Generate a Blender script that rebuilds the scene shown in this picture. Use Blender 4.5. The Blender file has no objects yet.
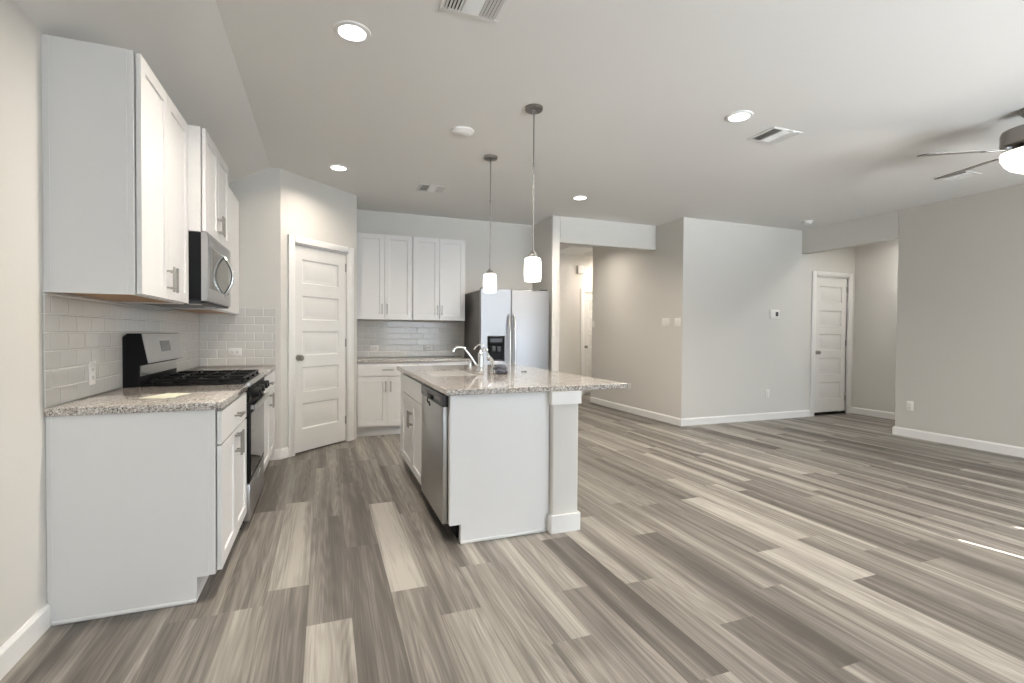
import bpy, bmesh, math, random
from mathutils import Vector, Matrix
random.seed(7)
SC = bpy.context.scene
COL = SC.collection
PI = math.pi

# ------------------------------------------------------------------ camera
CAM_H, YAW, PITCH, ROLL, FPX = 1.2382, -0.3647, -0.0168, 0.0067, 491.07
c, s = math.cos(YAW), math.sin(YAW)
cp, sp = math.cos(PITCH), math.sin(PITCH)
cr, sr = math.cos(ROLL), math.sin(ROLL)
R0 = Vector((c, s, 0)); FW = Vector((-s*cp, c*cp, sp)); U0 = Vector((s*sp, -c*sp, cp))
RT = cr*R0 + sr*U0; UP = cr*U0 - sr*R0
cam = bpy.data.objects.new('camera', bpy.data.cameras.new('camera'))
COL.objects.link(cam)
cam.matrix_world = Matrix(((RT.x, UP.x, -FW.x, 0), (RT.y, UP.y, -FW.y, 0), (RT.z, UP.z, -FW.z, CAM_H), (0, 0, 0, 1)))
cam.data.sensor_width = 36.0
cam.data.lens = FPX*36.0/1024.0
cam.data.clip_start = 0.05
SC.camera = cam

# ------------------------------------------------------------------ view, sky, daylight
SC.view_settings.view_transform = 'Standard'
SC.view_settings.look = 'None'
SC.view_settings.gamma = 1.0
SC.view_settings.use_curve_mapping = False
SC.view_settings.exposure = 0.98
SC.cycles.max_bounces = 10
SC.cycles.diffuse_bounces = 6
SC.cycles.glossy_bounces = 5
SC.cycles.sample_clamp_indirect = 6.0
SC.cycles.caustics_reflective = False
SC.cycles.caustics_refractive = False
world = bpy.data.worlds.new('sky'); SC.world = world
world.use_nodes = True
world.node_tree.nodes['Background'].inputs[0].default_value = (0.80, 0.90, 1.0, 1)
world.node_tree.nodes['Background'].inputs[1].default_value = 1.6
DAY = (0.77, 0.88, 1.0)
WARM = (1.0, 0.89, 0.77)
YB = -4.6                                   # inner face of the wall behind the camera
BACK_WINDOWS = [(-0.35, 0.75, 0.75, 2.35), (1.95, 3.95, 0.05, 2.35), (4.40, 6.40, 0.35, 2.35)]
BACK_POWER = [4, 40, 86]
FILL_POWER, FILL_COL = [90, 90, 78], (0.92, 0.96, 1.0)
def area_light(name, loc, rot, sx, sy, power, color, parent=None, shape='RECTANGLE', spread=PI):
    l = bpy.data.lights.new(name, 'AREA'); l.shape = shape; l.size = sx
    if shape == 'RECTANGLE': l.size_y = sy
    l.energy = power; l.color = color; l.spread = spread
    o = bpy.data.objects.new(name, l); COL.objects.link(o)
    o.location = loc; o.rotation_euler = rot
    if parent: o.parent = parent
    return o
sun = bpy.data.lights.new('sun', 'SUN'); sun.energy = 60; sun.angle = .0015; sun.color = (1, .96, .9)
so = bpy.data.objects.new('sun', sun); COL.objects.link(so)
SUN_DIR = Vector((-.165, 1.0, -.3535)).normalized()
so.rotation_euler = SUN_DIR.to_track_quat('-Z', 'Y').to_euler()
for (x0, x1, z0, z1), pw, pp in zip(BACK_WINDOWS, BACK_POWER, FILL_POWER):
    area_light('window_daylight', ((x0+x1)/2, YB-0.35, (z0+z1)/2), (PI/2, 0, 0), x1-x0, z1-z0, pw, DAY)
    # added lamp outside each window, aimed up to brighten the ceiling
    area_light('ceiling_fill', ((x0+x1)/2, YB-0.75, .25), (math.radians(90+34), 0, 0), x1-x0+.3, 1.0, pp, FILL_COL, spread=1.0)

# ------------------------------------------------------------------ mesh helpers
class MB:
    """collects shapes, links them as one mesh object"""
    def __init__(self): self.bm = bmesh.new()
    def merge(self, t, M=None):
        if M is not None: bmesh.ops.transform(t, matrix=M, verts=t.verts)
        me = bpy.data.meshes.new('t'); t.to_mesh(me); t.free()
        self.bm.from_mesh(me); bpy.data.meshes.remove(me)
        return self
    def box(self, x0, x1, y0, y1, z0, z1, bev=0.0, seg=2, vertical=False, M=None):
        t = bmesh.new(); bmesh.ops.create_cube(t, size=1)
        for v in t.verts:
            v.co = Vector(((x0+x1)/2+v.co.x*(x1-x0), (y0+y1)/2+v.co.y*(y1-y0), (z0+z1)/2+v.co.z*(z1-z0)))
        if bev > 0:
            ed = [e for e in t.edges if (not vertical) or abs((e.verts[0].co-e.verts[1].co).normalized().z) > .9]
            bmesh.ops.bevel(t, geom=ed, offset=bev, segments=seg, affect='EDGES', profile=.5)
        return self.merge(t, M)
    def prism(self, pts, z0, z1, bev=0.0, only=None, M=None, seg=3):
        """vertical prism over a plan polygon; `only` bevels the vertical edges at those corners"""
        t = bmesh.new()
        a = [t.verts.new((x, y, z0)) for x, y in pts]; b = [t.verts.new((x, y, z1)) for x, y in pts]
        n = len(pts)
        t.faces.new(a); t.faces.new(b)
        for i in range(n): t.faces.new((a[i], a[(i+1) % n], b[(i+1) % n], b[i]))
        bmesh.ops.recalc_face_normals(t, faces=t.faces)
        if bev > 0:
            t.verts.ensure_lookup_table(); t.edges.ensure_lookup_table()
            ed = []
            for i in range(n):
                if only is None or i in only:
                    ed.append(t.edges.get((a[i], b[i])))
            bmesh.ops.bevel(t, geom=ed, offset=bev, segments=seg, affect='EDGES', profile=.5)
        return self.merge(t, M)
    def cyl(self, p, r, h, axis='z', n=24, r2=None, bev=0.0):
        t = bmesh.new()
        bmesh.ops.create_cone(t, cap_ends=True, segments=n, radius1=r, radius2=r if r2 is None else r2, depth=h)
        if bev > 0:
            ed = [e for e in t.edges if abs(e.verts[0].co.z-e.verts[1].co.z) < 1e-6]
            bmesh.ops.bevel(t, geom=ed, offset=bev, segments=2, affect='EDGES')
        M = Matrix.Translation(p)
        if axis == 'x': M = M @ Matrix.Rotation(PI/2, 4, 'Y')
        if axis == 'y': M = M @ Matrix.Rotation(PI/2, 4, 'X')
        return self.merge(t, M)
    def lathe(self, prof, p=(0, 0, 0), n=32, M=None):
        t = bmesh.new(); rings = []
        for r, z in prof:
            if r < 1e-6: rings.append([t.verts.new((0, 0, z))])
            else: rings.append([t.verts.new((r*math.cos(2*PI*i/n), r*math.sin(2*PI*i/n), z)) for i in range(n)])
        for A, B in zip(rings, rings[1:]):
            for i in range(n):
                j = (i+1) % n
                if len(A) == 1 and len(B) == 1: continue
                if len(A) == 1: t.faces.new((A[0], B[i], B[j]))
                elif len(B) == 1: t.faces.new((A[i], A[j], B[0]))
                else: t.faces.new((A[i], A[j], B[j], B[i]))
        bmesh.ops.recalc_face_normals(t, faces=t.faces)
        return self.merge(t, Matrix.Translation(p) if M is None else M)
    def tube(self, pts, r, n=10, closed=False, flat=1.0, caps=True):
        t = bmesh.new(); P = [Vector(p) for p in pts]; m = len(P); rings = []
        prev = None
        for i in range(m):
            if closed: d = (P[(i+1) % m]-P[i-1]).normalized()
            else: d = (P[min(i+1, m-1)]-P[max(i-1, 0)]).normalized()
            if prev is None:
                u = d.orthogonal().normalized()
            else:
                u = (prev-d*prev.dot(d)).normalized()
            prev = u; w = d.cross(u)
            rr = r[i] if isinstance(r, (list, tuple)) else r
            rings.append([t.verts.new(P[i]+u*rr*math.cos(2*PI*k/n)+w*rr*flat*math.sin(2*PI*k/n)) for k in range(n)])
        for i in range(m if closed else m-1):
            A, B = rings[i], rings[(i+1) % m]
            for k in range(n):
                j = (k+1) % n
                t.faces.new((A[k], A[j], B[j], B[k]))
        if caps and not closed:
            t.faces.new(rings[0]); t.faces.new(rings[-1])
        bmesh.ops.recalc_face_normals(t, faces=t.faces)
        return self.merge(t)
    def sphere(self, p, r, n=16, sc=(1, 1, 1)):
        t = bmesh.new(); bmesh.ops.create_uvsphere(t, u_segments=n, v_segments=max(6, n//2), radius=r)
        return self.merge(t, Matrix.Translation(p) @ Matrix.Diagonal((sc[0], sc[1], sc[2], 1)))
    def panels(self, w, h, t, cells, steps, ox=0, oy=0, oz=0, bev=0.0015):
        """a slab, front at y=oy-t and back at y=oy, whose front carries moulded panels"""
        b = bmesh.new()
        xs = sorted({0, w} | {q for e in cells for q in e[:2]}); zs = sorted({0, h} | {q for e in cells for q in e[2:]})
        yf = oy-t
        V = {}
        def vt(x, y, z):
            k = (round(x, 5), round(y, 5), round(z, 5))
            if k not in V: V[k] = b.verts.new((ox+x, y, oz+z))
            return V[k]
        for i in range(len(xs)-1):
            for j in range(len(zs)-1):
                x0, x1, z0, z1 = xs[i], xs[i+1], zs[j], zs[j+1]
                cell = [e for e in cells if e[0] <= x0+1e-6 and e[1] >= x1-1e-6 and e[2] <= z0+1e-6 and e[3] >= z1-1e-6]
                if not cell:
                    b.faces.new((vt(x0, yf, z0), vt(x1, yf, z0), vt(x1, yf, z1), vt(x0, yf, z1))); continue
                pr, pd = 0, 0
                for ins, dep in steps:
                    o = [(x0+pr, yf+pd, z0+pr), (x1-pr, yf+pd, z0+pr), (x1-pr, yf+pd, z1-pr), (x0+pr, yf+pd, z1-pr)]
                    q = [(x0+ins, yf+dep, z0+ins), (x1-ins, yf+dep, z0+ins), (x1-ins, yf+dep, z1-ins), (x0+ins, yf+dep, z1-ins)]
                    for k in range(4):
                        m = (k+1) % 4
                        b.faces.new((vt(*o[k]), vt(*o[m]), vt(*q[m]), vt(*q[k])))
                    pr, pd = ins, dep
                q = [(x0+pr, yf+pd, z0+pr), (x1-pr, yf+pd, z0+pr), (x1-pr, yf+pd, z1-pr), (x0+pr, yf+pd, z1-pr)]
                b.faces.new([vt(*k) for k in q])
        B4 = [(0, 0), (w, 0), (w, h), (0, h)]
        # sides follow the cuts of the front so the mesh stays closed
        loop = [(x, 0) for x in xs] + [(w, z) for z in zs[1:]] + [(x, h) for x in reversed(xs[:-1])] + [(0, z) for z in reversed(zs[1:-1])]
        for k in range(len(loop)):
            a, d = loop[k], loop[(k+1) % len(loop)]
            b.faces.new((vt(a[0], yf, a[1]), vt(a[0], oy, a[1]), vt(d[0], oy, d[1]), vt(d[0], yf, d[1])))
        b.faces.new([vt(a[0], oy, a[1]) for a in loop])
        bmesh.ops.recalc_face_normals(b, faces=b.faces)
        return self.merge(b)
    def build(self, name, mat, parent=None, smooth=35, loc=None, rotz=0):
        me = bpy.data.meshes.new(name); self.bm.to_mesh(me); self.bm.free()
        if smooth:
            me.shade_smooth(); me.set_sharp_from_angle(angle=math.radians(smooth))
        for m in (mat if isinstance(mat, (list, tuple)) else [mat]): me.materials.append(m)
        o = bpy.data.objects.new(name, me); COL.objects.link(o)
        if parent: o.parent = parent
        if loc is not None: o.location = loc
        o.rotation_euler = (0, 0, rotz)
        return o

def tag(o, label, cat, group=None):
    o['label'] = label; o['category'] = cat
    if group: o['group'] = group
    return o
def thing(name, label, cat, loc=(0, 0, 0), rotz=0, group=None):
    o = bpy.data.objects.new(name, None); COL.objects.link(o)
    o.empty_display_size = .1
    o.location = loc; o.rotation_euler = (0, 0, rotz)
    return tag(o, label, cat, group)
def struct(o):
    o['kind'] = 'structure'; return o
def dup(root, loc, rotz=None, label=None, group=None):
    """copy a thing, its parts and their sub-parts"""
    r = root.copy(); COL.objects.link(r); r.location = loc
    if rotz is not None: r.rotation_euler = (0, 0, rotz)
    if label: r['label'] = label
    if group: r['group'] = group
    for ch in list(root.children):
        k = ch.copy(); COL.objects.link(k); k.parent = r
        for g in list(ch.children):
            d = g.copy(); COL.objects.link(d); d.parent = k
    return r

# ------------------------------------------------------------------ materials
def new_mat(name):
    m = bpy.data.materials.new(name); m.use_nodes = True
    return m, m.node_tree, m.node_tree.nodes['Principled BSDF']
def nd(nt, t, **kw):
    n = nt.nodes.new(t)
    for k, v in kw.items(): setattr(n, k, v)
    return n
def plain(name, col, rough=.5, metal=0.0, bump=0.0, bscale=200.0, spec=.5, var=0.0, aniso=None):
    m, nt, p = new_mat(name)
    p.inputs['Base Color'].default_value = (*col, 1); p.inputs['Roughness'].default_value = rough
    p.inputs['Metallic'].default_value = metal; p.inputs['Specular IOR Level'].default_value = spec
    tc = nd(nt, 'ShaderNodeTexCoord')
    nz = nd(nt, 'ShaderNodeTexNoise'); nz.inputs['Scale'].default_value = bscale; nz.inputs['Detail'].default_value = 3
    if aniso:
        mp = nd(nt, 'ShaderNodeMapping'); mp.inputs['Scale'].default_value = aniso
        nt.links.new(tc.outputs['Object'], mp.inputs[0]); nt.links.new(mp.outputs[0], nz.inputs['Vector'])
    else:
        nt.links.new(tc.outputs['Object'], nz.inputs['Vector'])
    if bump:
        b = nd(nt, 'ShaderNodeBump'); b.inputs['Strength'].default_value = bump; b.inputs['Distance'].default_value = .002
        nt.links.new(nz.outputs[0], b.inputs['Height']); nt.links.new(b.outputs[0], p.inputs['Normal'])
    if var:
        r = nd(nt, 'ShaderNodeMapRange'); r.inputs[3].default_value = rough-var; r.inputs[4].default_value = rough+var
        nt.links.new(nz.outputs[0], r.inputs[0]); nt.links.new(r.outputs[0], p.inputs['Roughness'])
    return m
def emissive(name, col, strength, base=(.8, .8, .8)):
    m, nt, p = new_mat(name)
    p.inputs['Base Color'].default_value = (*base, 1); p.inputs['Roughness'].default_value = .4
    p.inputs['Emission Color'].default_value = (*col, 1); p.inputs['Emission Strength'].default_value = strength
    return m
M = {}
M['wall'] = plain('greige wall paint', (.655, .645, .615), .65, bump=.12, bscale=260, spec=.3)
M['ceil'] = plain('ceiling paint', (.76, .755, .735), .8, bump=.25, bscale=120, spec=.2)
M['trim'] = plain('white trim enamel', (.80, .80, .79), .35, bump=.03)
M['door'] = plain('white door enamel', (.78, .78, .765), .4, bump=.04)
M['cab'] = plain('white cabinet lacquer', (.76, .76, .757), .33, bump=.02, bscale=400)
M['cabwood'] = plain('raw plywood cabinet underside', (.42, .27, .16), .6, bump=.1, bscale=60, aniso=(1, 12, 1))
M['steel'] = plain('brushed stainless steel', (.50, .50, .50), .30, 1.0, var=.015, bscale=8, aniso=(40, 40, .6))
M['steelv'] = plain('brushed stainless fridge steel', (.36, .365, .375), .42, 1.0, var=.02, bscale=6, aniso=(.6, .6, 40))
M['sink'] = plain('satin stainless sink steel', (.80, .79, .77), .40, .55, var=.04, bscale=60)
M['bright'] = plain('bright satin steel bar', (.74, .74, .74), .24, 1.0)
M['chrome'] = plain('polished chrome', (.78, .78, .78), .08, 1.0)
M['nickel'] = plain('satin nickel', (.40, .39, .37), .32, 1.0)
M['dnickel'] = plain('dark brushed nickel', (.30, .28, .26), .32, 1.0)
M['black'] = plain('black enamel', (.007, .007, .008), .45, spec=.15)
M['iron'] = plain('black cast iron', (.008, .008, .008), .45, bump=.2, bscale=300, spec=.2)
M['dglass'] = plain('black oven glass', (.01, .01, .012), .03, spec=.8)
M['mwglass'] = plain('smoked microwave glass', (.10, .10, .09), .08, spec=.7)
M['dgrey'] = plain('dark grey appliance plastic', (.045, .047, .055), .35)
M['fside'] = plain('textured dark grey fridge side', (.15, .145, .14), .45, bump=.2, bscale=400)
M['plate'] = plain('white plastic plate', (.80, .79, .77), .35)
M['slot'] = plain('dark slot', (.03, .03, .03), .6)
M['duct'] = plain('dark duct interior', (.015, .015, .015), .8)
M['ventw'] = plain('white vent enamel', (.74, .74, .73), .4)
M['blade'] = plain('grey brown fan blade', (.16, .145, .13), .4, bump=.1, bscale=30)
M['cloth'] = plain('dark blue grey crumpled plastic', (.09, .095, .12), .35, bump=.5, bscale=40)
M['paper'] = plain('pale yellow green paper', (.74, .75, .60), .6)
M['lens'] = emissive('lit downlight lens', (1, .95, .87), 5)
M['shade'] = emissive('lit white glass shade', (1, .93, .84), 2.6)
def bowl_mat():
    m, nt, p = new_mat('lit frosted glass bowl')
    p.inputs['Base Color'].default_value = (.8, .8, .8, 1)
    p.inputs['Emission Color'].default_value = (1, .93, .84, 1); p.inputs['Emission Strength'].default_value = 3.0
    tr = nd(nt, 'ShaderNodeBsdfTransparent'); mx = nd(nt, 'ShaderNodeMixShader'); mx.inputs[0].default_value = .5
    nt.links.new(p.outputs[0], mx.inputs[1]); nt.links.new(tr.outputs[0], mx.inputs[2]); nt.links.new(mx.outputs[0], nt.nodes['Material Output'].inputs[0])
    return m
M['bowl'] = bowl_mat()
M['display'] = plain('glossy dark display', (.03, .035, .05), .08, spec=.8)
def pane_mat():
    m, nt, p = new_mat('clear window pane')
    tr = nd(nt, 'ShaderNodeBsdfTransparent'); gl = nd(nt, 'ShaderNodeBsdfGlossy'); gl.inputs['Roughness'].default_value = .02
    fr = nd(nt, 'ShaderNodeFresnel'); fr.inputs[0].default_value = 1.45
    mx = nd(nt, 'ShaderNodeMixShader')
    nt.links.new(fr.outputs[0], mx.inputs[0]); nt.links.new(tr.outputs[0], mx.inputs[1]); nt.links.new(gl.outputs[0], mx.inputs[2])
    nt.links.new(mx.outputs[0], nt.nodes['Material Output'].inputs[0])
    return m
M['pane'] = pane_mat()

def granite():
    m, nt, p = new_mat('speckled granite')
    tc = nd(nt, 'ShaderNodeTexCoord')
    def noise(scale, detail=4, rough=.6):
        n = nd(nt, 'ShaderNodeTexNoise'); n.inputs['Scale'].default_value = scale; n.inputs['Detail'].default_value = detail
        n.inputs['Roughness'].default_value = rough; nt.links.new(tc.outputs['Object'], n.inputs['Vector']); return n
    def ramp(src, stops):
        r = nd(nt, 'ShaderNodeValToRGB'); e = r.color_ramp.elements
        e[0].position, e[0].color = stops[0][0], (*stops[0][1], 1); e[1].position, e[1].color = stops[-1][0], (*stops[-1][1], 1)
        for q, cc in stops[1:-1]:
            x = e.new(q); x.color = (*cc, 1)
        nt.links.new(src.outputs[0], r.inputs[0]); return r
    def mix(fac, a, b):
        x = nd(nt, 'ShaderNodeMix', data_type='RGBA')
        nt.links.new(fac, x.inputs[0]); nt.links.new(a, x.inputs[6]); nt.links.new(b, x.inputs[7]); return x.outputs[2]
    base = ramp(noise(66, 6), [(.32, (.25, .22, .19)), (.46, (.42, .385, .345)), (.58, (.58, .55, .515)), (.72, (.68, .67, .65))])
    dk = ramp(noise(165, 3, .7), [(.535, (0, 0, 0)), (.585, (1, 1, 1))])
    dkc = ramp(noise(30, 2), [(.4, (.03, .03, .035)), (.6, (.16, .12, .10))])
    o = mix(dk.outputs[0], base.outputs[0], dkc.outputs[0])
    wt = ramp(noise(135, 2, .5), [(.58, (0, 0, 0)), (.64, (1, 1, 1))])
    wc = nd(nt, 'ShaderNodeRGB'); wc.outputs[0].default_value = (.78, .77, .75, 1)
    o = mix(wt.outputs[0], o, wc.outputs[0])
    nt.links.new(o, p.inputs['Base Color'])
    p.inputs['Roughness'].default_value = .07; p.inputs['Specular IOR Level'].default_value = .55
    return m
M['granite'] = granite()

def tile(name, horiz):
    m, nt, p = new_mat(name)
    tc = nd(nt, 'ShaderNodeTexCoord'); sx = nd(nt, 'ShaderNodeSeparateXYZ'); cx = nd(nt, 'ShaderNodeCombineXYZ')
    nt.links.new(tc.outputs['Object'], sx.inputs[0]); nt.links.new(sx.outputs[horiz], cx.inputs[0])
    ad = nd(nt, 'ShaderNodeMath', operation='SUBTRACT'); ad.inputs[1].default_value = .914
    nt.links.new(sx.outputs[2], ad.inputs[0]); nt.links.new(ad.outputs[0], cx.inputs[1])
    def brick(mortar, smooth):
        b = nd(nt, 'ShaderNodeTexBrick'); b.offset = .5
        b.inputs['Scale'].default_value = 1.0; b.inputs['Brick Width'].default_value = .1545; b.inputs['Row Height'].default_value = .0785
        b.inputs['Mortar Size'].default_value = mortar; b.inputs['Mortar Smooth'].default_value = smooth
        b.inputs['Color1'].default_value = (.64, .635, .61, 1); b.inputs['Color2'].default_value = (.61, .605, .58, 1)
        b.inputs['Mortar'].default_value = (.80, .79, .77, 1)
        nt.links.new(cx.outputs[0], b.inputs['Vector']); return b
    b = brick(.0016, .1); nt.links.new(b.outputs['Color'], p.inputs['Base Color'])
    b2 = brick(.007, 1.0)
    bp = nd(nt, 'ShaderNodeBump'); bp.invert = True; bp.inputs['Strength'].default_value = .5; bp.inputs['Distance'].default_value = .004
    nt.links.new(b2.outputs['Fac'], bp.inputs['Height']); nt.links.new(bp.outputs[0], p.inputs['Normal'])
    p.inputs['Roughness'].default_value = .09
    return m
M['tile_y'] = tile('white subway tile along left wall', 1)
M['tile_x'] = tile('white subway tile facing the room', 0)

def floor_mat():
    m, nt, p = new_mat('grey brown vinyl planks')
    L = nt.links.new
    tc = nd(nt, 'ShaderNodeTexCoord'); at = nd(nt, 'ShaderNodeAttribute', attribute_name='tone'); sd = nd(nt, 'ShaderNodeAttribute', attribute_name='seed')
    sx = nd(nt, 'ShaderNodeSeparateXYZ'); L(tc.outputs['Object'], sx.inputs[0])
    def vec(kx, ky, kz):
        a = nd(nt, 'ShaderNodeMath', operation='MULTIPLY'); a.inputs[1].default_value = kx; L(sx.outputs[0], a.inputs[0])
        b = nd(nt, 'ShaderNodeMath', operation='MULTIPLY'); b.inputs[1].default_value = ky; L(sx.outputs[1], b.inputs[0])
        d = nd(nt, 'ShaderNodeMath', operation='MULTIPLY'); d.inputs[1].default_value = kz; L(sd.outputs['Fac'], d.inputs[0])
        q = nd(nt, 'ShaderNodeCombineXYZ'); L(a.outputs[0], q.inputs[0]); L(b.outputs[0], q.inputs[1]); L(d.outputs[0], q.inputs[2]); return q
    def noise(v, scale, detail, rough=.5, dist=0):
        n = nd(nt, 'ShaderNodeTexNoise'); n.inputs['Scale'].default_value = scale; n.inputs['Detail'].default_value = detail
        n.inputs['Roughness'].default_value = rough; n.inputs['Distortion'].default_value = dist; L(v.outputs[0], n.inputs['Vector']); return n
    n1 = noise(vec(9, .16, 91), 1.0, 2)                 # broad streaks along a plank
    n2 = noise(vec(130, 2.2, 37), 1.0, 4, .65)            # fine grain
    n3 = noise(vec(34, .9, 53), 1.0, 3, .6)               # narrow streaks
    wv = nd(nt, 'ShaderNodeTexWave', wave_type='RINGS', rings_direction='Z'); wv.inputs['Scale'].default_value = 1.0
    wv.inputs['Distortion'].default_value = 5.0; wv.inputs['Detail'].default_value = 2.0; wv.inputs['Detail Scale'].default_value = 1.2
    L(vec(9, .9, 11).outputs[0], wv.inputs['Vector'])
    cn = noise(vec(8, .40, 71), 1.0, 1.5, .4)
    cm = nd(nt, 'ShaderNodeMath', operation='MULTIPLY'); cm.inputs[1].default_value = 140; L(cn.outputs[0], cm.inputs[0])
    cs_ = nd(nt, 'ShaderNodeMath', operation='SINE'); L(cm.outputs[0], cs_.inputs[0])
    def muladd(src, k, add):
        a = nd(nt, 'ShaderNodeMath', operation='MULTIPLY_ADD'); L(src, a.inputs[0]); a.inputs[1].default_value = k
        if isinstance(add, (int, float)): a.inputs[2].default_value = add
        else: L(add, a.inputs[2])
        return a.outputs[0]
    v = muladd(n1.outputs[0], 1.6, -.80)
    v = muladd(n3.outputs[0], .70, v); v = muladd(n2.outputs[0], .80, v)
    v = muladd(wv.outputs['Fac'], .05, v); v = muladd(cs_.outputs[0], .06, v)
    v = muladd(at.outputs['Fac'], 1.0, v)
    v = muladd(v, 1.0, -.76)
    r = nd(nt, 'ShaderNodeValToRGB'); e = r.color_ramp.elements
    e[0].position = .0; e[0].color = (.078, .070, .062, 1); e[1].position = 1.0; e[1].color = (.40, .378, .340, 1)
    for q, cc in ((.28, (.118, .106, .094)), (.52, (.192, .176, .157)), (.76, (.290, .271, .241))):
        k = e.new(q); k.color = (*cc, 1)
    L(v, r.inputs[0])
    # seam between rows
    fr = nd(nt, 'ShaderNodeMath', operation='MULTIPLY_ADD'); fr.inputs[1].default_value = 1/.183; fr.inputs[2].default_value = .071/.183+20
    L(sx.outputs[0], fr.inputs[0])
    fc = nd(nt, 'ShaderNodeMath', operation='FRACT'); L(fr.outputs[0], fc.inputs[0])
    pp = nd(nt, 'ShaderNodeMath', operation='PINGPONG'); pp.inputs[1].default_value = .5; L(fc.outputs[0], pp.inputs[0])
    lt = nd(nt, 'ShaderNodeMapRange'); lt.inputs[1].default_value = .004; lt.inputs[2].default_value = .012; lt.inputs[3].default_value = .75; lt.inputs[4].default_value = 1.0
    L(pp.outputs[0], lt.inputs[0])
    mx = nd(nt, 'ShaderNodeMix', data_type='RGBA', blend_type='MULTIPLY'); mx.inputs[0].default_value = 1.0
    L(r.outputs[0], mx.inputs[6]); L(lt.outputs[0], mx.inputs[7]); L(mx.outputs[2], p.inputs['Base Color'])
    rr = nd(nt, 'ShaderNodeMapRange'); rr.inputs[3].default_value = .36; rr.inputs[4].default_value = .50; L(n2.outputs[0], rr.inputs[0]); L(rr.outputs[0], p.inputs['Roughness'])
    b = nd(nt, 'ShaderNodeBump'); b.inputs['Strength'].default_value = .12; b.inputs['Distance'].default_value = .001
    L(n2.outputs[0], b.inputs['Height']); L(b.outputs[0], p.inputs['Normal'])
    p.inputs['Specular IOR Level'].default_value = .4
    return m
M['floor'] = floor_mat()

# ------------------------------------------------------------------ room dimensions
XW = -1.0837          # left kitchen wall
Z = 2.81              # flat ceiling
YC = 5.237            # pantry wall facing the camera
PA, PB = Vector((-.396, 5.237)), Vector((.347, 5.942))   # ends of the diagonal pantry wall
YF = 6.602            # far kitchen wall
XS0, XS1 = 2.836, 2.951   # wall stub beside the fridge
YH = 5.945            # header over the hall opening
XH = 4.499            # hall right wall
YR = 5.359            # living-room far wall
XR = 6.695            # living-room right wall
XA = 7.868            # alcove wall
YE = 8.73             # end of the hall

# ------------------------------------------------------------------ floor
def make_floor():
    w = .183; x0 = -.071; rnd = random.Random(21)
    rows = range(-7, 46); ymin, ymax = -4.8, 9.0
    ends = {-2: 2.45, -1: 2.58, 0: 2.215, 1: 2.95, 2: 2.37, 3: 2.10, 4: 2.50, 5: 1.75, 6: 2.10, 7: 2.66, 8: 2.05, 9: 1.62}
    tones = {(-1, 2.58): .66, (0, 2.215): .34, (2, 2.37): .84, (3, 2.10): .38, (4, 2.50): .58, (-1, 1.30): .48, (0, .935): .86,
             (1, 2.95): .36, (1, 1.67): .36, (2, 1.09): .42, (3, .82): .74, (4, 1.22): .48, (5, 1.75): .62, (5, 3.03): .5, (7, 2.66): .6, (7, 1.38): .32, (6, 2.1): .62}
    me = bpy.data.meshes.new('floor'); V = []; Fc = []; T = []; S = []
    for r in rows:
        xa = x0+r*w; L = 1.28
        y = ends.get(r, rnd.uniform(0, 1.28))
        e0 = y
        while y > ymin: y -= L
        k = 0
        while y < ymax:
            a, b = max(y, ymin), min(y+L, ymax)
            key = [q for q in tones if q[0] == r and abs(q[1]-y) < .02]
            u = rnd.random()
            t = rnd.gauss(.59, .04) if u < .36 else (rnd.gauss(.50, .04) if u < .70 else rnd.gauss(.40, .05))
            if key: t = tones[key[0]]
            n = len(V)
            V += [(xa, a, 0), (xa+w, a, 0), (xa+w, b, 0), (xa, b, 0)]
            Fc.append((n, n+1, n+2, n+3)); T.append(t); S.append(rnd.random())
            y += L
    xm, xM = x0+rows[0]*w, x0+(rows[-1]+1)*w
    n = len(V)
    V += [(x, y, z) for z in (-.12, -.004) for x, y in ((xm, ymin), (xM, ymin), (xM, ymax), (xm, ymax))]
    Fc += [(n+3, n+2, n+1, n), (n, n+1, n+5, n+4), (n+1, n+2, n+6, n+5), (n+2, n+3, n+7, n+6), (n+3, n, n+4, n+7)]
    T += [.5]*5; S += [0]*5
    me.from_pydata(V, [], Fc); me.update()
    a = me.attributes.new('tone', 'FLOAT', 'FACE'); b = me.attributes.new('seed', 'FLOAT', 'FACE')
    a.data.foreach_set('value', T); b.data.foreach_set('value', S)
    me.materials.append(M['floor'])
    o = bpy.data.objects.new('floor', me); COL.objects.link(o); struct(o)
make_floor()

# ------------------------------------------------------------------ walls and ceiling
XS = -.485; ZS = 2.47      # sloped part of the ceiling: from ZS at the left wall up to Z at XS
struct(MB().box(XS, 8.2, -4.8, 9.0, Z, Z+.12).build('ceiling', M['ceil'], smooth=0))
sl = MB(); t = bmesh.new()
pf = [(XW-.12, ZS-.068), (XS, Z), (XS, Z+.12), (XW-.12, Z+.12)]
a = [t.verts.new((x, -4.8, z)) for x, z in pf]; b = [t.verts.new((x, 6.72, z)) for x, z in pf]
t.faces.new(a); t.faces.new(b)
for i in range(4): t.faces.new((a[i], a[(i+1) % 4], b[(i+1) % 4], b[i]))
bmesh.ops.recalc_face_normals(t, faces=t.faces); sl.merge(t)
struct(sl.build('ceiling_slope', M['ceil'], smooth=0))
struct(MB().box(XW-.12, XW, -4.8, 6.72, 0, ZS).build('wall_left', M['wall'], smooth=0))
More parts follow.
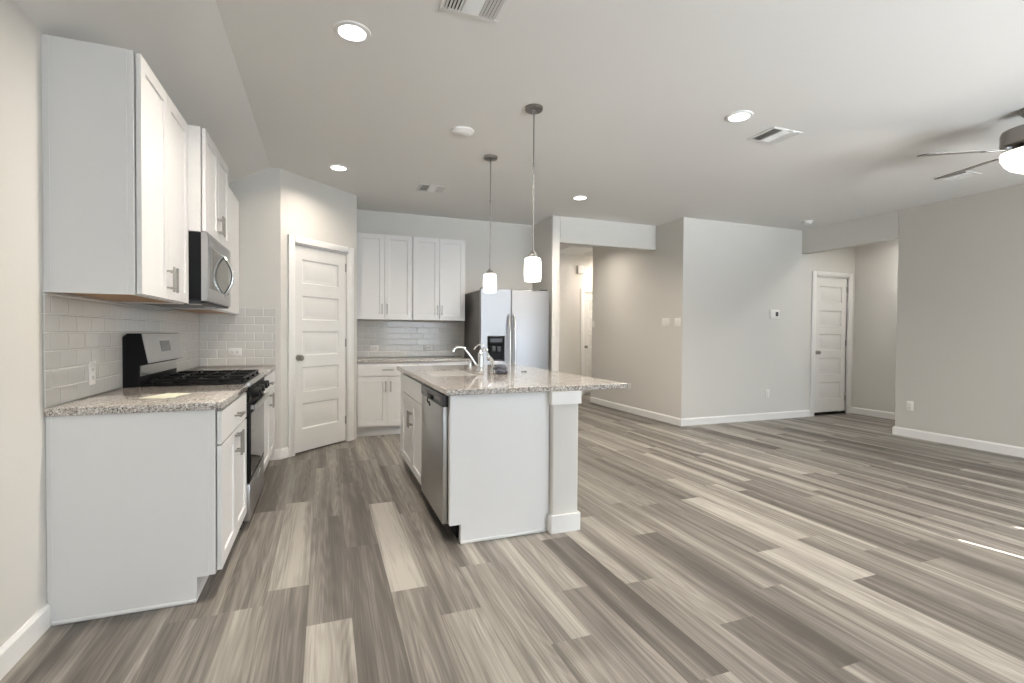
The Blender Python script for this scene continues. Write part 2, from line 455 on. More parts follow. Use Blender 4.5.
# pantry: near wall, diagonal wall with the doorway, side wall
tv = (PB-PA).normalized(); nv = Vector((-tv.y, tv.x)); PANG = math.atan2(tv.y, tv.x)
TH = .115
def pd(q, d=0): v = PA+tv*q+nv*d; return (v.x, v.y)
PD0, PD1 = .160, .868          # doorway along the diagonal
PLEN = (PB-PA).length
pw = MB()
ZP = Z
k = TH*math.tan((PANG)/2)
pw.prism([(XW, YC), (PA.x, PA.y), (PA.x-k, YC+TH), (XW, YC+TH)], 0, 2.47)
pw.prism([(XS-.0, YC), (PA.x, PA.y), (PA.x-k, YC+TH), (XS-.0, YC+TH)], 2.47, Z)
t = bmesh.new()                                              # gable piece below the slope
pf = [(XW, 2.47), (XS, 2.47), (XS, Z), (XW, ZS)]
a = [t.verts.new((x, YC, z)) for x, z in pf[:3]]; b = [t.verts.new((x, YC+TH, z)) for x, z in pf[:3]]
t.faces.new(a); t.faces.new(b)
for i in range(3): t.faces.new((a[i], a[(i+1) % 3], b[(i+1) % 3], b[i]))
bmesh.ops.recalc_face_normals(t, faces=t.faces); pw.merge(t)
struct(pw.build('wall_pantry', M['wall'], smooth=0))
k2 = TH*math.tan((PI/2-PANG)/2)
dw = MB()
dw.prism([pd(0), pd(PD0), pd(PD0, TH), (PA.x-k, YC+TH)], 0, Z)
dw.prism([pd(PD1), pd(PLEN), (PB.x-TH, PB.y+k2), pd(PD1, TH)], 0, Z)
dw.prism([pd(PD0), pd(PD1), pd(PD1, TH), pd(PD0, TH)], 2.125, Z)
struct(dw.build('wall_diagonal', M['wall'], smooth=0))
struct(MB().prism([(PB.x, PB.y), (PB.x, YF), (PB.x-TH, YF), (PB.x-TH, PB.y+k2)], 0, Z).build('wall_pantry_side', M['wall'], smooth=0))
struct(MB().box(XW, XS0, YF, YF+.118, 0, Z).build('wall_far', M['wall'], smooth=0))
struct(MB().prism([(XS0, YH), (XS1, YH), (XS1, 9.0), (XS0, 9.0)], 0, Z, bev=.012, only=[0, 1]).build('wall_hall_left', M['wall']))
struct(MB().box(XS1, XH, YH, YH+.115, 2.464, Z).build('wall_hall_header', M['wall'], smooth=0))
struct(MB().prism([(XH, YR), (XH+.115, YR+.115), (XH+.115, 7.76), (XH, 7.76)], 0, Z, bev=.012, only=[3]).build('wall_hall_right', M['wall']))
# living-room far wall with the closet doorway
D2X0, D2X1 = 7.000, 7.705
fw = MB()
fw.prism([(XH, YR), (D2X0, YR), (D2X0, YR+.115), (XH+.115, YR+.115)], 0, Z)
fw.box(D2X1, XA+.11, YR, YR+.115, 0, Z); fw.box(D2X0, D2X1, YR, YR+.115, 2.145, Z)
struct(fw.build('wall_living_far', M['wall'], smooth=0))
rw = MB()
rw.prism([(XR, -4.8), (XR, 4.035), (XR+.115, 4.035), (XR+.115, -4.8)], 0, Z, bev=.012, only=[1, 2])
rw.box(XR, XR+.115, 4.035, YR, 2.46, Z)
struct(rw.build('wall_right', M['wall']))
struct(MB().box(XA, XA+.11, 2.6, YR, 0, Z).build('wall_alcove', M['wall'], smooth=0))
struct(MB().box(XR+.115, XA, 2.6, 2.7, 0, Z).build('wall_alcove_near', M['wall'], smooth=0))
# hall end and the passage turning right
HD0, HD1 = 4.885, 5.66
he = MB(); he.box(XS1, HD0, YE, YE+.115, 0, Z).box(HD1, 7.0, YE, YE+.115, 0, Z).box(HD0, HD1, YE, YE+.115, 2.075, Z)
struct(he.build('wall_hall_end', M['wall'], smooth=0))
struct(MB().box(XH+.115, 7.0, 7.645, 7.76, 0, Z).build('wall_passage', M['wall'], smooth=0))
struct(MB().box(6.9, 7.0, 7.76, YE, 0, Z).build('wall_passage_end', M['wall'], smooth=0))
# dark backs behind the doorways so no daylight leaks round the slabs
struct(MB().box(D2X0-.1, D2X1+.1, YR+.9, YR+1.0, 0, Z).box(D2X0-.2, D2X0-.1, YR+.115, YR+1.0, 0, Z).box(D2X1+.1, D2X1+.2, YR+.115, YR+1.0, 0, Z).build('wall_closet', M['wall'], smooth=0))
struct(MB().box(HD0-.1, HD1+.1, YE+.2, YE+.26, 0, Z).build('wall_hall_room', M['wall'], smooth=0))
# wall behind the camera with its windows
bw = MB(); xs = [XW] + [q for w_ in BACK_WINDOWS for q in w_[:2]] + [XR]
for i in range(0, len(xs), 2): bw.box(xs[i], xs[i+1], YB-.14, YB, 0, Z)
for x0, x1, z0, z1 in BACK_WINDOWS:
    if z0 > .1: bw.box(x0, x1, YB-.14, YB, 0, z0)
    else: bw.box(x0, x1, YB-.14, YB, 0, z0)
    bw.box(x0, x1, YB-.14, YB, z1, Z)
struct(bw.build('wall_back', M['wall'], smooth=0))
for i, (x0, x1, z0, z1) in enumerate(BACK_WINDOWS):
    f = MB(); q = .05
    f.box(x0, x0+q, YB-.11, YB-.05, z0, z1).box(x1-q, x1, YB-.11, YB-.05, z0, z1).box(x0+q, x1-q, YB-.11, YB-.05, z0, z0+q).box(x0+q, x1-q, YB-.11, YB-.05, z1-q, z1)
    xm = (x0+x1)/2; f.box(xm-.025, xm+.025, YB-.10, YB-.06, z0+q, z1-q)
    o = struct(f.build('window_%d' % (i+1), M['trim'], smooth=0))
    MB().box(x0+q, xm-.025, YB-.082, YB-.078, z0+q, z1-q).box(xm+.025, x1-q, YB-.082, YB-.078, z0+q, z1-q).build('pane', M['pane'], o, smooth=0)

# added unseen sheet that blocks the low sun except through two narrow gaps
sf = MB(); gaps = [5.146, 5.738]; xs = [-5.0]
for g in gaps: xs += [g-.014, g+.014]
xs.append(15.0)
for i in range(0, len(xs), 2): sf.box(xs[i], xs[i+1], -7.52, -7.5, 0, 3.75)
struct(sf.build('sun_mask', M['wall'], smooth=0))

# ------------------------------------------------------------------ baseboards
BH, BT = .102, .014
def base_run(name, pts):
    """baseboard on the left-hand... room side of a plan polyline; pts run so that the room is on the right"""
    m = MB(); t = bmesh.new(); P = [Vector(p) for p in pts]; n = len(P)
    prof = [(0, 0), (BT, 0), (BT, BH-.016), (BT*.45, BH), (0, BH)]
    rings = []
    for i in range(n):
        d0 = (P[i]-P[i-1]).normalized() if i else (P[1]-P[0]).normalized()
        d1 = (P[i+1]-P[i]).normalized() if i < n-1 else d0
        n0 = Vector((d0.y, -d0.x)); n1 = Vector((d1.y, -d1.x)); b = (n0+n1)
        b = b/ (b.length_squared/2) if b.length > 1e-6 else n0
        rings.append([t.verts.new((P[i].x+b.x*u, P[i].y+b.y*u, z)) for u, z in prof])
    for A, B in zip(rings, rings[1:]):
        for k in range(5): t.faces.new((A[k], A[(k+1) % 5], B[(k+1) % 5], B[k]))
    t.faces.new(rings[0]); t.faces.new(rings[-1])
    bmesh.ops.recalc_face_normals(t, faces=t.faces); m.merge(t)
    return struct(m.build(name, M['trim'], smooth=0))
base_run('baseboard_left', [(XW, YB), (XW, 2.585)])
base_run('baseboard_pantry', [(-.50, YC), (PA.x, PA.y), pd(.078)])
base_run('baseboard_hall_left', [(XS0, 6.0), (XS0, YH), (XS1, YH), (XS1, YE)][1:3])
base_run('baseboard_hall', [(XH+.1, 7.76), (XH, 7.76), (XH, YR), (6.905, YR)])
base_run('baseboard_alcove', [(7.80, YR), (XA, YR), (XA, 2.7)])
base_run('baseboard_right', [(XR+.115, 3.9), (XR+.115, 4.035), (XR, 4.035), (XR, YB)])
base_run('baseboard_hall_end', [(XS1, YE), (4.80, YE)])

# ------------------------------------------------------------------ panel doors
FIVE = [(.245, .505), (.620, .880), (.995, 1.245), (1.360, 1.605), (1.730, 1.975)]
def panel_door(name, loc, rotz, w, top, gap, cl, cr_, knob_left=True, hinges=True, rec=.014, zscale=1.0, knobmat='nickel'):
    """slab with its casing; local x runs along the wall, -y faces the room, wall plane at y=0"""
    st = .105
    m = MB(); h = top-gap
    m.panels(w-.006, h, .035, [(st, w-.006-st, z0*zscale-gap, z1*zscale-gap) for z0, z1 in FIVE],
             [(.012, .011), (.030, .011), (.048, .004)], ox=.003, oy=rec+.035, oz=gap)
    o = struct(m.build(name, M['door'], None, smooth=25, loc=loc, rotz=rotz))
    j = MB(); q = .012                                        # jamb lining
    j.box(-q, 0, -.002, .112, 0, top+.003+q).box(w, w+q, -.002, .112, 0, top+.003+q).box(0, w, -.002, .112, top+.003, top+.003+q)
    j.build('jamb', M['trim'], o, smooth=0)
    cs = MB(); cw = .084; T = top+.016
    def casing(x0, x1, z0, z1): cs.box(x0, x1, -.020, -.001, z0, z1, bev=.005, seg=2)
    casing(-cl, -.006, 0, T+cw-.016); casing(w+.006, w+cr_, 0, T+cw-.016); casing(-.006, w+.006, T, T+cw-.016)
    cs.build('casing', M['trim'], o)
    kx = .06 if knob_left else w-.06
    kb = MB(); Mx = Matrix.Translation((kx, rec, .975)) @ Matrix.Rotation(PI/2, 4, 'X')
    kb.lathe([(0, .062), (.018, .061), (.027, .052), (.029, .042), (.022, .030), (.011, .022), (.011, .008), (.032, .007), (.033, 0), (0, 0)], M=Mx, n=24)
    kn = kb.build('door_knob', M[knobmat], o); kn['label'] = 'satin nickel round knob'
    if hinges:
        hx = w-.001 if knob_left else .001
        for hz in (.25, 1.12, 1.96):
            MB().cyl((hx, rec-.006, hz), .007, .09, n=12).box(hx-.012, hx+.002, rec-.004, rec+.002, hz-.045, hz+.045).build('hinge', M['nickel'], o)
    return o
v = PA+tv*PD0
panel_door('door_1', (v.x, v.y, 0), PANG, PD1-PD0, 2.108, .016, .082, .094)
panel_door('door_2', (D2X0, YR, 0), 0, D2X1-D2X0, 2.130, .050, .092, .096, hinges=True, zscale=1.01)
panel_door('door_3', (HD0, YE, 0), 0, HD1-HD0, 2.058, .012, .085, .085, zscale=.97, rec=.03)

# ------------------------------------------------------------------ cabinets
def pull(m, x, y, z, L=.128, vert=True, off=.032, r=.0055):
    """bar pull whose bar runs parallel to the front at y"""
    e = L/2-.022
    if vert:
        m.box(x-r, x+r, y-off-r, y-off+r, z-L/2, z+L/2, bev=.0015, seg=1)
        for q in (-e, e): m.box(x-r*.8, x+r*.8, y-off, y, z+q-r*.8, z+q+r*.8)
    else:
        m.box(x-L/2, x+L/2, y-off-r, y-off+r, z-r, z+r, bev=.0015, seg=1)
        for q in (-e, e): m.box(x+q-r*.8, x+q+r*.8, y-off, y, z-r*.8, z+r*.8)
    return m
SHAKER = [(.002, .009)]
def cab_door(root, d, x0, x1, z0, z1, hx=None, hz=None, L=.128):
    g = .002; w, h = x1-x0-2*g, z1-z0-2*g; rl = .058
    m = MB(); m.panels(w, h, .019, [(rl, w-rl, rl, h-rl)], SHAKER, ox=x0+g, oy=-d-.006, oz=z0+g)
    o = m.build('door', M['cab'], root, smooth=20)
    if hx is not None:
        pull(MB(), hx, -d-.025, hz, L).build('handle', M['nickel'], o)['label'] = 'satin nickel bar pull'
    return o
def cab_drawer(root, d, x0, x1, z0, z1, handle=True, name='drawer', L=.128):
    g = .0015
    o = MB().box(x0+g, x1-g, -d-.025, -d-.006, z0+g, z1-g, bev=.0015, seg=1).build(name, M['cab'], root, smooth=20)
    if handle: pull(MB(), (x0+x1)/2, -d-.025, (z0+z1)/2, L, vert=False).build('handle', M['nickel'], o)['label'] = 'satin nickel bar pull'
    return o
def base_body(root, w, d, top=.878, toe=.075, th=.114, ends=(False, False)):
    m = MB()
    m.box(0, w, -d, -.001, th, top); m.box(0, w, -d+toe, -.001, 0, th)
    m.build('body', M['cab'], root, smooth=0)

# near base cabinet left of the range
t = thing('base_cabinet', 'white base cabinet with plain end panel, left of the gas range', 'cabinet', (XW, 2.594, 0), PI/2)
base_body(t, .800, .612)
e = MB(); t2 = bmesh.new()                                    # end panel with toe notch
pf = [(-.002, 0), (-.538, 0), (-.538, .114), (-.585, .114), (-.585, .878), (-.002, .878)]
a = [t2.verts.new((-.004, y, z)) for y, z in pf]; b = [t2.verts.new((0, y, z)) for y, z in pf]
t2.faces.new(a); t2.faces.new(b)
for i in range(6): t2.faces.new((a[i], a[(i+1) % 6], b[(i+1) % 6], b[i]))
bmesh.ops.recalc_face_normals(t2, faces=t2.faces); e.merge(t2)
e.box(-.006, -.004, -.020, -.002, .105, .878)
e.build('end_panel', M['cab'], t, smooth=0)
MB().box(-.014, -.004, -.540, -.016, 0, .018, bev=.006, seg=3).build('shoe_molding', M['trim'], t)
cab_drawer(t, .612, .012, .792, .714, .868)
cab_door(t, .612, .012, .402, .124, .706, .372, .640); cab_door(t, .612, .402, .792, .124, .706, .432, .640)
# far base cabinet between range and pantry
t = thing('base_cabinet', 'white base cabinet between the gas range and the pantry wall', 'cabinet', (XW, 4.172, 0), PI/2)
base_body(t, 1.062, .612)
cab_drawer(t, .612, .012, 1.05, .714, .868)
cab_door(t, .612, .012, .56, .124, .706, .530, .640); cab_door(t, .612, .56, 1.05, .124, .706, .590, .640)
# base cabinets on the far wall
t = thing('base_cabinet', 'white base cabinet on the far wall beside the pantry', 'cabinet', (PB.x+.003, YF, 0), 0)
base_body(t, .700, .612)
cab_drawer(t, .612, .012, .694, .722, .868)
cab_door(t, .612, .012, .353, .130, .716, .323, .600); cab_door(t, .612, .353, .694, .130, .716, .383, .600)
t = thing('base_cabinet', 'white base cabinet on the far wall beside the refrigerator', 'cabinet', (PB.x+.704, YF, 0), 0)
base_body(t, .690, .612)
cab_drawer(t, .612, .006, .684, .722, .868)
cab_door(t, .612, .006, .345, .130, .716, .315, .600); cab_door(t, .612, .345, .684, .130, .716, .375, .600)

# wall cabinets
def upper(label, loc, rotz, w, d, z0, z1, doors, under=True, hz=None, group=None):
    t = thing('wall_cabinet', label, 'cabinet', loc, rotz, group)
    MB().box(0, w, -d, 0, z0+.012, z1).box(0, .016, -d, 0, z0, z0+.012).box(w-.016, w, -d, 0, z0, z0+.012).box(.016, w-.016, -d, -d+.018, z0, z0+.012).build('body', M['cab'], t, smooth=0)
    MB().box(.016, w-.016, -d+.018, -.001, z0+.006, z0+.0115).build('underside', M['cabwood'], t, smooth=0)['label'] = 'bare brown wood underside'
    for x0, x1, hx in doors:
        cab_door(t, d, x0, x1, z0+.003, z1-.003, hx, (z0+.105) if hz is None else hz)
    return t
UT = 2.452; UB = 1.396
t = upper('white wall cabinet with exposed end panel, nearest the camera', (XW, 2.594, 0), PI/2, .806, .309, UB, UT, [(.006, .403, .373), (.403, .802, .433)])
MB().box(-.004, 0, -.285, 0, UB, UT).box(-.006, -.004, -.022, 0, UB, UT).build('end_panel', M['cab'], t, smooth=0)
upper('deep white wall cabinet above the microwave', (XW, 3.402, 0), PI/2, .764, .395, 1.832, UT, [(.006, .382, .352), (.382, .758, .412)], hz=1.94)
wc = upper('white wall cabinet between the microwave and the pantry wall', (XW, 4.169, 0), PI/2, 1.066, .312, UB, UT, [(.006, .555, .036)])
MB().box(.558, 1.060, -.334, -.3095, UB+.003, UT-.003).build('filler_panel', M['cab'], wc, smooth=0)
upper('white wall cabinet pair of doors touching the pantry corner', (PB.x+.003, YF, 0), 0, .688, .325, UB, UT, [(.004, .344, .314), (.344, .684, .374)], hz=1.528)
upper('white wall cabinet pair of doors beside the refrigerator', (PB.x+.693, YF, 0), 0, .688, .325, UB, UT, [(.004, .344, .314), (.344, .684, .374)], hz=1.528)

# countertops
CT0, CT1 = .879, .914
tag(MB().box(XW+.001, -.440, 2.574, 3.396, CT0, CT1, bev=.004).build('countertop', M['granite']), 'speckled granite countertop on the near base cabinet, holding a paper', 'countertop')
tag(MB().box(XW+.001, -.440, 4.172, YC-.001, CT0, CT1, bev=.004).build('countertop', M['granite']), 'short granite countertop between the range and the pantry wall', 'countertop')
tag(MB().box(PB.x+.001, PB.x+1.400, YF-.645, YF-.001, CT0, CT1, bev=.004).build('countertop', M['granite']), 'narrow granite countertop along the far wall', 'countertop')

# tiled backsplashes
tag(MB().box(XW+.0005, XW+.008, 2.574, YC-.009, CT1+.0005, UB-.001, bev=.002, seg=1).build('backsplash', M['tile_y'], smooth=0), 'white subway tile backsplash on the left wall behind the range', 'backsplash')
tag(MB().box(XW+.009, -.437, YC-.008, YC-.0005, CT1+.0005, 1.470, bev=.002, seg=1).build('backsplash', M['tile_x'], smooth=0), 'white subway tile backsplash on the pantry wall', 'backsplash')
tag(MB().box(PB.x+.001, 1.770, YF-.008, YF-.0005, CT1+.0005, UB-.001, bev=.002, seg=1).build('backsplash', M['tile_x'], smooth=0), 'white subway tile backsplash on the far wall', 'backsplash')

# ------------------------------------------------------------------ gas range
t = thing('gas_range', 'stainless freestanding gas range with black grates and oven glass', 'range', (XW, 3.402, 0), PI/2)
W_ = .762
m = MB(); m.box(.001, W_-.001, -.616, -.02, .055, .905)
for x in (.05, W_-.05):
    for y in (-.58, -.08): m.cyl((x, y, .029), .02, .056, n=12)
m.build('body', M['black'], t)
m = MB(); m.box(.0, W_, -.629, -.09, .906, .922, bev=.005); m.build('cooktop', M['black'], t)
MB().box(.0, W_, -.652, -.629, .893, .922, bev=.006).build('front_lip', M['steel'], t)['label'] = 'bright stainless front lip'
for gx in (.030, .268, .506):
    m = MB(); x0, x1, y0, y1 = gx, gx+.226, -.610, -.135; zz = .952
    for x in (x0, x1): m.box(x-.007, x+.007, y0, y1, zz-.014, zz, bev=.003, seg=1)
    for y in (y0, (y0+y1)/2, y1): m.box(x0, x1, y-.007, y+.007, zz-.014, zz, bev=.003, seg=1)
    for yc_ in ((y0*3+y1)/4, (y0+y1*3)/4):
        xc_ = (x0+x1)/2
        for dx, dy in ((1, 0), (-1, 0), (0, 1), (0, -1)):
            a0 = .028; a1 = .113 if dx else .1225
            m.box(min(xc_+dx*a0, xc_+dx*a1)-(.006 if dy else 0), max(xc_+dx*a0, xc_+dx*a1)+(.006 if dy else 0),
                  min(yc_+dy*a0, yc_+dy*a1)-(.006 if dx else 0), max(yc_+dy*a0, yc_+dy*a1)+(.006 if dx else 0), zz-.012, zz+.004)
    for x in (x0, x1):
        for y in (y0, y1): m.box(x-.008, x+.008, y-.008, y+.008, .9222, zz-.013)
    m.build('grate', M['iron'], t)
for bx, by in ((.143, -.50), (.143, -.26), (.381, -.38), (.619, -.50), (.619, -.26)):
    MB().lathe([(0, .020), (.028, .020), (.034, .014), (.034, .009), (.042, .008), (.044, 0), (0, 0)], (bx, by, .9222), 20).build('burner', M['iron'], t)
# backguard: tilted stainless fascia on a black housing
m = MB(); b_ = bmesh.new()
pf = [(-.008, .906), (-.008, 1.200), (-.030, 1.222), (-.098, 1.222), (-.130, 1.048), (-.090, 1.036), (-.086, .906)]
a = [b_.verts.new((0, y, z)) for y, z in pf]; b = [b_.verts.new((W_, y, z)) for y, z in pf]
b_.faces.new(a); b_.faces.new(b)
for i in range(7): b_.faces.new((a[i], a[(i+1) % 7], b[(i+1) % 7], b[i]))
bmesh.ops.recalc_face_normals(b_, faces=b_.faces); m.merge(b_)
bgo = m.build('backguard', M['black'], t, smooth=0)
def slab_on(m, x0, x1, p0, p1, u0, u1, th):
    """plate lying on the sloping line p0->p1 (y,z)"""
    P0 = Vector(p0); P1 = Vector(p1); d = P1-P0; n = Vector((d.y, -d.x)).normalized()
    if n.x > 0: n = -n
    q = [P0+d*u0, P0+d*u1, P0+d*u1+n*th, P0+d*u0+n*th]
    b_ = bmesh.new(); A = [b_.verts.new((x0, p.x, p.y)) for p in q]; B = [b_.verts.new((x1, p.x, p.y)) for p in q]
    b_.faces.new(A); b_.faces.new(B)
    for i in range(4): b_.faces.new((A[i], A[(i+1) % 4], B[(i+1) % 4], B[i]))
    bmesh.ops.recalc_face_normals(b_, faces=b_.faces); return m.merge(b_)
f_ = slab_on(MB(), .001, W_-.001, (-.098, 1.222), (-.130, 1.048), .01, .99, .004).build('fascia', M['steel'], bgo, smooth=0)
slab_on(MB(), .285, .485, (-.102, 1.2215), (-.134, 1.0475), .26, .66, .002).build('display', M['display'], bgo, smooth=0)
MB().box(.012, W_-.012, -.094, -.0865, .975, 1.034).build('riser', M['steel'], bgo, smooth=0)
m = slab_on(MB(), 0, W_, (-.648, .893), (-.638, .800), 0, 1, .008); m.box(0, W_, -.638, -.6165, .802, .893)
cpn = m.build('control_panel', M['black'], t, smooth=0)
for kx in (.085, .19, .381, .572, .677):
    Mx = Matrix.Translation((kx, -.652, .846)) @ Matrix.Rotation(PI/2-.12, 4, 'X')
    kb = MB(); kb.lathe([(0, .044), (.021, .044), (.024, .040), (.025, .012), (.030, .010), (.031, 0), (0, 0)], M=Mx, n=24)
    kb.build('knob', M['black'], t)
m = MB(); m.box(.002, W_-.002, -.652, -.617, .300, .795, bev=.004); dr = m.build('oven_door', M['black'], t)
MB().box(.030, W_-.030, -.6555, -.6522, .330, .725, bev=.0012, seg=1).build('oven_glass', M['dglass'], dr)
m = MB(); m.box(.03, W_-.03, -.690, -.670, .742, .784, bev=.009, seg=3)
for x in (.06, W_-.06): m.box(x-.014, x+.014, -.672, -.651, .750, .776)
m.build('door_handle', M['steel'], dr)['label'] = 'thick stainless bar handle'
m = MB(); m.box(.002, W_-.002, -.652, -.617, .062, .292, bev=.004); wd = m.build('warming_drawer', M['steel'], t); wd['label'] = 'stainless bottom drawer'
m = MB(); m.tube([(W_/2-.11+.22*i/12, -.656, .262-.028*math.sin(PI*i/12)) for i in range(13)], .006, 8); m.build('drawer_pull', M['steel'], wd)

# ------------------------------------------------------------------ over-the-range microwave
t = thing('microwave', 'stainless over-the-range microwave with bowed chrome handle', 'microwave', (XW, 3.404, 0), PI/2)
W_ = .758; Z0, Z1 = 1.412, 1.829
MB().box(0, W_, -.396, -.003, Z0+.012, Z1, bev=.003).build('case', M['black'], t)
MB().box(.02, W_-.02, -.405, -.03, Z0-.006, Z0+.0115, bev=.003).build('underside', M['dgrey'], t)
for x in (.16, W_-.16): MB().box(x-.05, x+.05, -.36, -.30, Z0-.009, Z0-.0062).build('hood_light', M['plate'], t)
m = MB(); m.panels(W_, Z1-Z0-.008, .034, [(.050, .690, .075, .340)], [(.004, .004)], oy=-.3965, oz=Z0+.008)
mdo = m.build('door', M['steel'], t, smooth=20)
MB().box(.055, .685, -.4300, -.4272, Z0+.088, Z0+.343).build('window', M['mwglass'], mdo)
MB().box(.150, .157, -.4312, -.4301, Z0+.088, Z0+.343).build('window_bar', M['dgrey'], mdo)
m = MB(); pts = [(.500, -.428-.056*math.sin(PI*i/16)**.8, Z0+.072+.272*i/16) for i in range(17)]
m.tube(pts, .0105, 12)
m.build('handle', M['chrome'], mdo)['label'] = 'bowed chrome handle'
m = MB(); m.box(.004, W_-.004, -.418, -.3968, Z0-.004, Z0+.006); m.build('vent_grille', M['black'], t)

# ------------------------------------------------------------------ refrigerator
FX0, FY = 1.803, 5.800
t = thing('refrigerator', 'stainless side-by-side refrigerator with dark sides and ice dispenser', 'refrigerator', (FX0, 6.585, 0), 0)
W_ = .925; FD = 6.585-FY; FH = 1.793
MB().box(.004, W_-.004, -(FD-.075), 0, .03, FH-.018, bev=.004).box(.03, W_-.03, -(FD-.09), -.05, 0, .03).build('case', M['fside'], t)
XSP = .396
dl = MB(); dl.panels(XSP-.004, FH-.07, .070, [(.083, .318, .815, 1.142)], [(.006, .004), (.012, .045)], ox=.0, oy=-(FD-.071), oz=.065)
ld = dl.build('freezer_door', M['steelv'], t, smooth=25)
MB().box(XSP+.004, W_, -FD-.001, -(FD-.071), .065, FH-.005, bev=.010, seg=3).build('fresh_food_door', M['steelv'], t)
rd = t.children[-1]
m = MB(); yb = -FD+.0440
m.box(.097, .304, yb-.002, yb, .895, 1.193); m.box(.097, .304, -FD-.0015, yb-.002, 1.085, 1.193, bev=.004)
dp = m.build('dispenser', M['black'], ld)
MB().box(.150, .200, -FD+.012, yb-.003, 1.005, 1.075, bev=.004).box(.215, .268, -FD+.012, yb-.003, 1.005, 1.075, bev=.004).build('paddle', M['dgrey'], ld)
MB().box(.110, .292, -FD+.002, yb-.003, .894, .904, bev=.002).build('drip_tray', M['dgrey'], ld)
MB().box(.12, .28, -FD-.0030, -FD-.0018, 1.125, 1.170).build('keypad', M['dgrey'], ld)
def fhandle(x, par):
    m = MB(); zz = [.55, .60, .75, 1.0, 1.25, 1.42, 1.47]; yy = [.006, .045, .058, .064, .058, .045, .006]
    m.tube([(x, -FD-y_, z_) for y_, z_ in zip(yy, zz)], .0125, 12)
    m.build('door_handle', M['bright'], par)
fhandle(XSP-.032, ld); fhandle(XSP+.036, rd)
for x in (.02, W_-.10): MB().box(x, x+.08, -(FD-.01), -(FD-.12), FH-.0035, FH+.012, bev=.003).build('hinge_cover', M['dgrey'], t)
MB().box(.02, W_-.02, -(FD-.03), -(FD-.075), .012, .060).build('toe_grille', M['dgrey'], t)

# ------------------------------------------------------------------ island
IX0, IX1, IY0, IY1 = .649, 1.864, 2.738, 4.808
IXB = 1.300; IYF = 4.762
t = thing('island_cabinet', 'white kitchen island base with plain end panel beside the dishwasher', 'kitchen island', (IXB, IYF, 0), -PI/2)
D_ = IXB-.680
y2l = lambda y: IYF-y
m = MB(); xa, xb = 0, y2l(3.512)
m.box(xa, xb, -D_, 0, .114, .690); m.box(xa, xb, -D_, -D_+.05, .690, .878); m.box(xa, xb, -.04, 0, .690, .878); m.box(xa, xa+.03, -D_+.05, -.04, .690, .878); m.box(xb-.02, xb, -D_+.05, -.04, .690, .878)
m.box(xa, xb, -D_+.075, 0, 0, .114); m.build('body', M['cab'], t, smooth=0)
xe0, xe1 = y2l(2.818), y2l(2.778)
m = MB(); m.box(xe0, xe1, -D_, 0, .114, .878); m.box(xe0, xe1, -D_+.066, 0, 0, .114); m.build('end_panel', M['cab'], t, smooth=0)
MB().box(xe1, xe1+.002, -D_, -D_+.045, .114, .878).build('end_stile', M['cab'], t, smooth=0)
MB().box(xe1, xe1+.010, -D_+.062, -.002, 0, .018, bev=.006, seg=3).build('shoe_molding', M['trim'], t)
MB().box(0, xe1, .0005, .014, 0, .878).build('back_panel', M['cab'], t, smooth=0)
sx0, sx1 = y2l(4.500), y2l(3.520)
cab_drawer(t, D_, sx0, sx1, .716, .868, handle=False, name='false_drawer_front')
xm = (sx0+sx1)/2+.05
cab_door(t, D_, sx0, xm, .124, .708, xm-.030, .545, L=.132); cab_door(t, D_, xm, sx1, .124, .708, xm+.030, .545, L=.132)
# dishwasher
t = thing('dishwasher', 'stainless dishwasher with black control strip, in the kitchen island', 'dishwasher', (IXB, 3.506, 0), -PI/2)
W_ = .676; d0 = IXB-.694; d1 = IXB-.648
MB().box(.004, W_-.004, -d0, -.06, .10, .870).box(.02, W_-.02, -d0+.07, -.10, 0, .10).build('tub', M['slot'], t)
MB().box(0, W_, -d1, -d0-.0005, .108, .800, bev=.004).build('door', M['steel'], t)
cpn = MB().box(0, W_, -d1-.002, -d0-.0005, .8015, .872, bev=.005).build('control_panel', M['dgrey'], t); cpn['label'] = 'dark grey control strip'
MB().box(W_/2-.07, W_/2+.07, -d1-.010, -d1-.0022, .812, .838, bev=.003).build('latch', M['black'], cpn)
for x in (.05, W_-.20): MB().box(x, x+.15, -d1-.0032, -d1-.0022, .826, .850).build('button_strip', M['fside'], cpn)
MB().tube([(W_*.42, -d1-.009, .812), (W_*.42, -d1-.016, .795), (W_*.45, -d1-.012, .778), (W_*.50, -d1-.014, .790), (W_*.52, -d1-.010, .765)], .004, 6).build('tag_strap', M['black'], t)['label'] = 'black looped strap hanging from the latch'
MB().box(.012, W_-.012, -d0+.045, -d0+.069, .012, .098).build('toe_panel', M['black'], t)
# drywall column carrying the overhang
t = thing('island_column', 'square greige column with white cap and base, at the island end', 'column', (1.410, 2.824, 0), 0)
MB().box(-.090, .090, -.086, .086, .0, .800, bev=.012, seg=3, vertical=True).build('shaft', M['wall'], t)
MB().box(-.104, .104, -.102, .102, 0, .108, bev=.012, seg=2, vertical=True).build('base', M['trim'], t)
MB().box(-.104, .104, -.102, .102, .800, .878, bev=.010, seg=2, vertical=True).build('cap', M['trim'], t)
